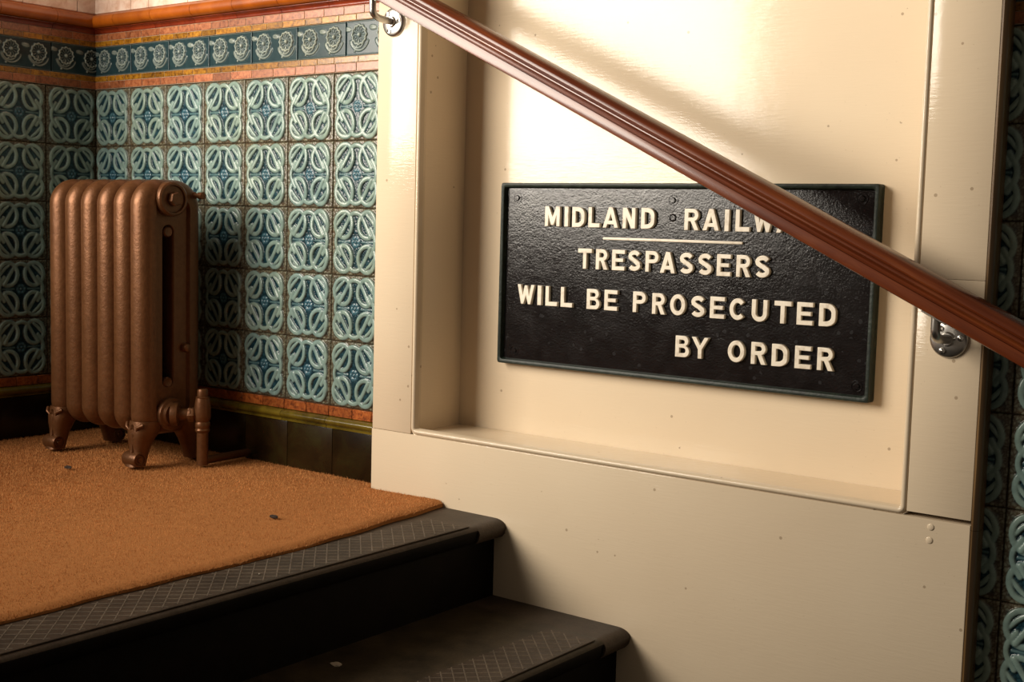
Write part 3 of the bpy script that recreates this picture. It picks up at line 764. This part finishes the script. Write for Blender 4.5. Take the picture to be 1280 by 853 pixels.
# --- letters, drawn as outlines (x right, z up), base-left at 0
def arc(cx, cz, rx, rz, a0, a1, n=8):
    return [(cx+rx*math.cos(math.radians(a0+(a1-a0)*k/n)), cz+rz*math.sin(math.radians(a0+(a1-a0)*k/n))) for k in range(n+1)]
def ribbon(c, s):
    L, R_ = [], []
    for i, p in enumerate(c):
        a = c[max(i-1, 0)]; b = c[min(i+1, len(c)-1)]; dx, dz = b[0]-a[0], b[1]-a[1]; d = math.hypot(dx, dz)+1e-9
        nx, nz = -dz/d*s/2, dx/d*s/2; L.append((p[0]+nx, p[1]+nz)); R_.append((p[0]-nx, p[1]-nz))
    return [L+R_[::-1]]
def bowl(w_, z0, z1, s, x0=0):
    r = (z1-z0)/2; rx = min(r, w_*.62); zc = (z0+z1)/2
    return arc(w_-rx, zc, rx, r, -90, 90, 10)
def letter(ch, w_, h, s):
    hs = s/2
    if ch == 'I': return [[(0, 0), (0, h), (w_, h), (w_, 0)]]
    if ch == 'L': return [[(0, 0), (0, h), (s, h), (s, s), (w_, s), (w_, 0)]]
    if ch == 'T': return [[(w_/2-hs, 0), (w_/2-hs, h-s), (0, h-s), (0, h), (w_, h), (w_, h-s), (w_/2+hs, h-s), (w_/2+hs, 0)]]
    if ch == 'E':
        a, b = h/2-s*.42, h/2+s*.42
        return [[(0, 0), (0, h), (w_, h), (w_, h-s*.92), (s, h-s*.92), (s, b), (w_*.88, b), (w_*.88, a), (s, a), (s, s*.92), (w_, s*.92), (w_, 0)]]
    if ch == 'M': return [[(0, 0), (0, h), (s*1.15, h), (w_/2, h*.45), (w_-1.15*s, h), (w_, h), (w_, 0), (w_-s, 0), (w_-s, .60*h), (w_/2+.4*s, .06*h), (w_/2-.4*s, .06*h), (s, .60*h), (s, 0)]]
    if ch == 'N': return [[(0, 0), (0, h), (s*1.15, h), (w_-s, .42*h), (w_-s, h), (w_, h), (w_, 0), (w_-1.15*s, 0), (s, .58*h), (s, 0)]]
    if ch == 'W': return [[(0, h), (s, h), (w_*.31, .38*h), (w_*.5-.42*s, .96*h), (w_*.5+.42*s, .96*h), (w_*.69, .38*h), (w_-s, h), (w_, h), (w_*.785, 0), (w_*.635, 0), (w_*.5, .48*h), (w_*.365, 0), (w_*.215, 0)]]
    if ch == 'Y': return [[(0, h), (1.1*s, h), (w_/2, .60*h), (w_-1.1*s, h), (w_, h), (w_/2+hs, .43*h), (w_/2+hs, 0), (w_/2-hs, 0), (w_/2-hs, .43*h)]]
    if ch == 'A':
        t = w_/2-.55*s; s2 = s*1.05; xo = lambda z: t*z/h; xi = lambda z: xo(z)+s2; zb, zt = .17*h, .34*h
        za = (w_/2-s2)*h/t
        return [[(0, 0), (xo(h), h), (w_-xo(h), h), (w_, 0), (w_-s2, 0), (w_-xi(zb), zb), (xi(zb), zb), (s2, 0)], [(xi(zt), zt), (w_-xi(zt), zt), (w_/2, za)]]
    if ch == 'O': 
        return [arc(w_/2, h/2, w_/2, h/2, 0, 354, 40), arc(w_/2, h/2, w_/2-s, h/2-s*.95, 0, 354, 32)]
    if ch == 'D':
        r = w_*.55; q = h*.36
        o = [(0, 0), (0, h), (w_-r, h)]+arc(w_-r, h-q, r, q, 85, 0, 7)+arc(w_-r, q, r, q, 0, -85, 7)+[(w_-r, 0)]
        r2, q2 = r-s*.75, q-s*.7
        i = [(s, s), (s, h-s), (w_-s-r2, h-s)]+arc(w_-s-r2, h-s-q2, r2, q2, 85, 0, 6)+arc(w_-s-r2, s+q2, r2, q2, 0, -85, 6)+[(w_-s-r2, s)]
        return [o, i]
    if ch in 'PR':
        z0 = .42*h; b = bowl(w_*(1 if ch == 'P' else .96), z0, h, s); wi = w_*(1 if ch == 'P' else .96)-s*.95
        hole = [(s, z0+s*.85)]+bowl(wi, z0+s*.85, h-s*.85, s)[0:]+[(s, h-s*.85)]
        if ch == 'P': return [[(0, 0), (0, h)]+b[::-1]+[(s, z0), (s, 0)], hole]
        return [[(0, 0), (0, h)]+b[::-1][:-1]+[(w_*.72, z0), (w_, 0), (w_-1.15*s, 0), (w_*.42, z0), (s, z0), (s, 0)], hole]
    if ch == 'B':
        zm = .53*h; b1 = bowl(w_*.93, zm, h, s); b2 = bowl(w_, 0, zm, s)
        h1 = [(s, zm+s*.42)]+bowl(w_*.93-s*.95, zm+s*.42, h-s*.85, s)+[(s, h-s*.85)]
        h2 = [(s, s*.85)]+bowl(w_-s*.95, s*.85, zm-s*.42, s)+[(s, zm-s*.42)]
        return [[(0, 0), (0, h)]+b1[::-1][:-1]+[(w_*.80, zm)]+b2[::-1][1:], h1, h2]
    if ch == 'U':
        r = (w_-s)/2; return ribbon([(hs, h), (hs, h*.6)]+arc(w_/2, r+hs, r, r, 180, 360, 14)+[(w_-hs, h*.6), (w_-hs, h)], s)
    if ch == 'C':
        return ribbon(arc(w_/2+s*.05, h/2, (w_-s)/2, (h-s)/2, 42, 318, 22), s)
    if ch == 'S':
        r = (w_-s)/2; q = (h-s)/4; c = arc(w_/2, h-hs-q, r, q, 25, 215, 10)
        c = c[:-1]+[(w_*.42, h/2+q*.12), (w_*.58, h/2-q*.12)]+arc(w_/2, hs+q, r, q, 35, -155, 10)[1:]
        return ribbon(c, s)
def letter_mesh(loops, ext=.0032, bev=.0011):
    cu = bpy.data.curves.new('lt', 'CURVE'); cu.dimensions = '2D'; cu.fill_mode = 'BOTH'
    cu.extrude = ext; cu.bevel_depth = bev; cu.bevel_resolution = 1; cu.offset = -bev*.7
    for lp in loops:
        s_ = cu.splines.new('POLY'); s_.points.add(len(lp)-1)
        for p, (x, z) in zip(s_.points, lp): p.co = (x, z, 0, 1)
        s_.use_cyclic_u = True
    ob = bpy.data.objects.new('lt', cu); COL.objects.link(ob); dg = bpy.context.evaluated_depsgraph_get()
    me = bpy.data.meshes.new_from_object(ob.evaluated_get(dg)); bpy.data.objects.remove(ob); bpy.data.curves.remove(cu)
    me.transform(Matrix.Rotation(math.pi/2, 4, 'X')); me.materials.clear()
    return smooth(me, 45)
LINES = [(.4290, [('M', 1.470, .038), ('I', 1.506, .0095), ('D', 1.536, .031), ('L', 1.575, .028), ('A', 1.615, .037), ('N', 1.659, .030), ('D', 1.703, .031), ('R', 1.802, .032), ('A', 1.844, .035), ('I', 1.878, .0090), ('L', 1.911, .029), ('W', 1.954, .042), ('A', 1.998, .035), ('Y', 2.038, .036)]),
         (.3440, [('T', 1.555, .034), ('R', 1.597, .029), ('E', 1.637, .030), ('S', 1.675, .029), ('P', 1.716, .030), ('A', 1.752, .034), ('S', 1.794, .030), ('S', 1.835, .030), ('E', 1.875, .029), ('R', 1.917, .030), ('S', 1.956, .030)]),
         (.2620, [('W', 1.406, .044), ('I', 1.442, .0100), ('L', 1.473, .030), ('L', 1.512, .029), ('B', 1.579, .032), ('E', 1.622, .031), ('P', 1.690, .030), ('R', 1.735, .030), ('O', 1.778, .034), ('S', 1.823, .030), ('E', 1.865, .031), ('C', 1.908, .034), ('U', 1.954, .032), ('T', 2.001, .034), ('E', 2.045, .031), ('D', 2.089, .032)]),
         (.1815, [('B', 1.792, .031), ('Y', 1.831, .037), ('O', 1.909, .035), ('R', 1.956, .031), ('D', 1.999, .032), ('E', 2.045, .031), ('R', 2.089, .031)])]
lc = {}
for zb, row in LINES:
    for ch, xc, wl_ in row:
        k = (ch, round(wl_, 4))
        if k not in lc: lc[k] = letter_mesh(letter(ch, wl_, .0410, .0084))
        sgp('letter', lc[k], M_LETTER, (xc-wl_/2, YF-.0030, zb+random.uniform(-.0004, .0004)))
sgp('rule', box(1.596, 1.911, YF-.005, YF+.001, .4045, .4100, .0015, 2), M_LETTER)
bolt = lathe([(0, -.0028), (.0045, -.0028), (.0060, -.0012), (.0065, .0006), (.0085, .0006), (.0095, -.0010), (.0110, -.0010), (.0118, .001)], 22, 'Y', 'bolt')
for x, z in ((1.372, .487), (1.755, .486), (2.141, .493), (2.148, .158), (1.374, .160)):
    sgp('fixing_bolt', bolt, M_SIGN, (x, YF, z))
sgp('fixing_bolt', lathe([(0, -.0004), (.005, -.0004), (.0066, -.0018), (.008, -.0004), (.0082, .001)], 18, 'Y', 'bolt'), M_SIGN, (1.756, YF, .452))

# ------------------------------------------------------------------ handrail and brackets
RY = -.112; SL = -.4845; ang = math.atan(-SL)
hr = tag(empty('handrail', (1.7, RY, 0)), 'varnished mahogany handrail sloping across the cream panel on steel brackets', 'handrail')
HB = Matrix.Translation(-Vector(hr.location))
# moulded profile (across = y, height from underside); front is -y
side = [(.0, .0), (.0165, .0), (.0195, .0015), (.0205, .0060), (.0205, .0170), (.0200, .0195), (.0165, .0200), (.0150, .0225), (.0155, .0255), (.0185, .0285), (.0230, .0300), (.0255, .0310), (.0272, .0330), (.0272, .0350), (.0255, .0368), (.0232, .0374), (.0236, .0384), (.0258, .0392), (.0272, .0410), (.0270, .0445), (.0245, .0495), (.0190, .0540), (.0105, .0565), (.0, .0572)]
prof = [(-a, b) for a, b in side]+[(a, b) for a, b in side[-2:0:-1]]
XA, ZA = .93, None
zbot = lambda x: .8840+SL*(x-1.164)+.0015
L = (2.95-.93)/math.cos(ang)
n = len(prof); V = []; Fc = []
for xx in (0, L):
    for y, h in prof: V.append((xx, y, h))
Fc = [(k, (k+1) % n, n+(k+1) % n, n+k) for k in range(n)]+[tuple(range(n)), tuple(range(n, 2*n))]
me = pyd(V, Fc, 'rail'); bm = bmesh.new(); bm.from_mesh(me); me = bm_mesh(bm, 'rail', 32)
o = link('rail', me, M_WOOD, hr, (.93, RY, zbot(.93)), (0, ang, 0)); o.matrix_parent_inverse = HB
for bxp, bzp in ((1.139, .853), (2.357, .268)):
    br = link('bracket', lathe([(0, -.0125), (.0095, -.0125), (.0105, -.0100), (.012, -.0080), (.026, -.0072), (.0295, -.0050), (.031, -.0015), (.031, 0)], 36, 'Y', 'rose'), M_STEEL, hr, (bxp, PF, bzp)); br.matrix_parent_inverse = HB
    path = [(0, -.004, 0), (0, -.030, .001), (0, -.050, .003)]
    zr = zbot(bxp)-bzp; yr = RY-PF
    path += [(0, yr+.016-.016*math.sin(a)*1.0, .004+.014*(1-math.cos(a))) for a in np.linspace(.2, math.pi/2, 6)]
    path += [(0, yr, zr+.003)]
    link('arm', tube(path, .0074, 14, 'arm'), M_STEEL, br)
    link('saddle', box(-.022, .022, yr-.011, yr+.011, -.0035, .0, .001, 1), M_STEEL, br, (0, 0, zr), (0, ang, 0))
    for a in (8, 128, 248):
        a = math.radians(a); link('screw', lathe([(0, -.0030), (.0022, -.0025), (.0025, -.0035), (.0048, -.0030), (.0055, .0005)], 14, 'Y', 'screw'), M_SCREW, br, (.0205*math.cos(a), -.0068, .0205*math.sin(a)))

# ------------------------------------------------------------------ crumbs
def crumb(name, loc, sx, sy, sz, mat, label, seed):
    r = random.Random(seed); bm = bmesh.new(); bmesh.ops.create_icosphere(bm, subdivisions=2, radius=1)
    for v in bm.verts:
        k = 1+r.uniform(-.28, .28); v.co = Vector((v.co.x*sx*k, v.co.y*sy*k, (v.co.z+1)*sz*k))
    tag(link(name, bm_mesh(bm, 'crumb', 30), mat, None, loc), label, 'crumb')
crumb('dirt_crumb', (.462, -.395, ZM+.003), .013, .006, .003, M_DIRT, 'dark crumb lying on the mat below the radiator feet', 1)
crumb('dirt_crumb', (1.168, -.399, ZM+.003), .011, .006, .003, M_DIRT, 'dark flake on the mat near its corner by the cream panel', 2)
crumb('plaster_crumb', (1.506, -.557, -.3355), .011, .008, .002, M_CHALK, 'pale plaster flake on the lower step against the riser', 3)
crumb('plaster_crumb', (1.424, -.659, ZL+.0022), .0022, .0016, .0014, M_CHALK, 'tiny pale speck on the ribbed top step nosing', 4)
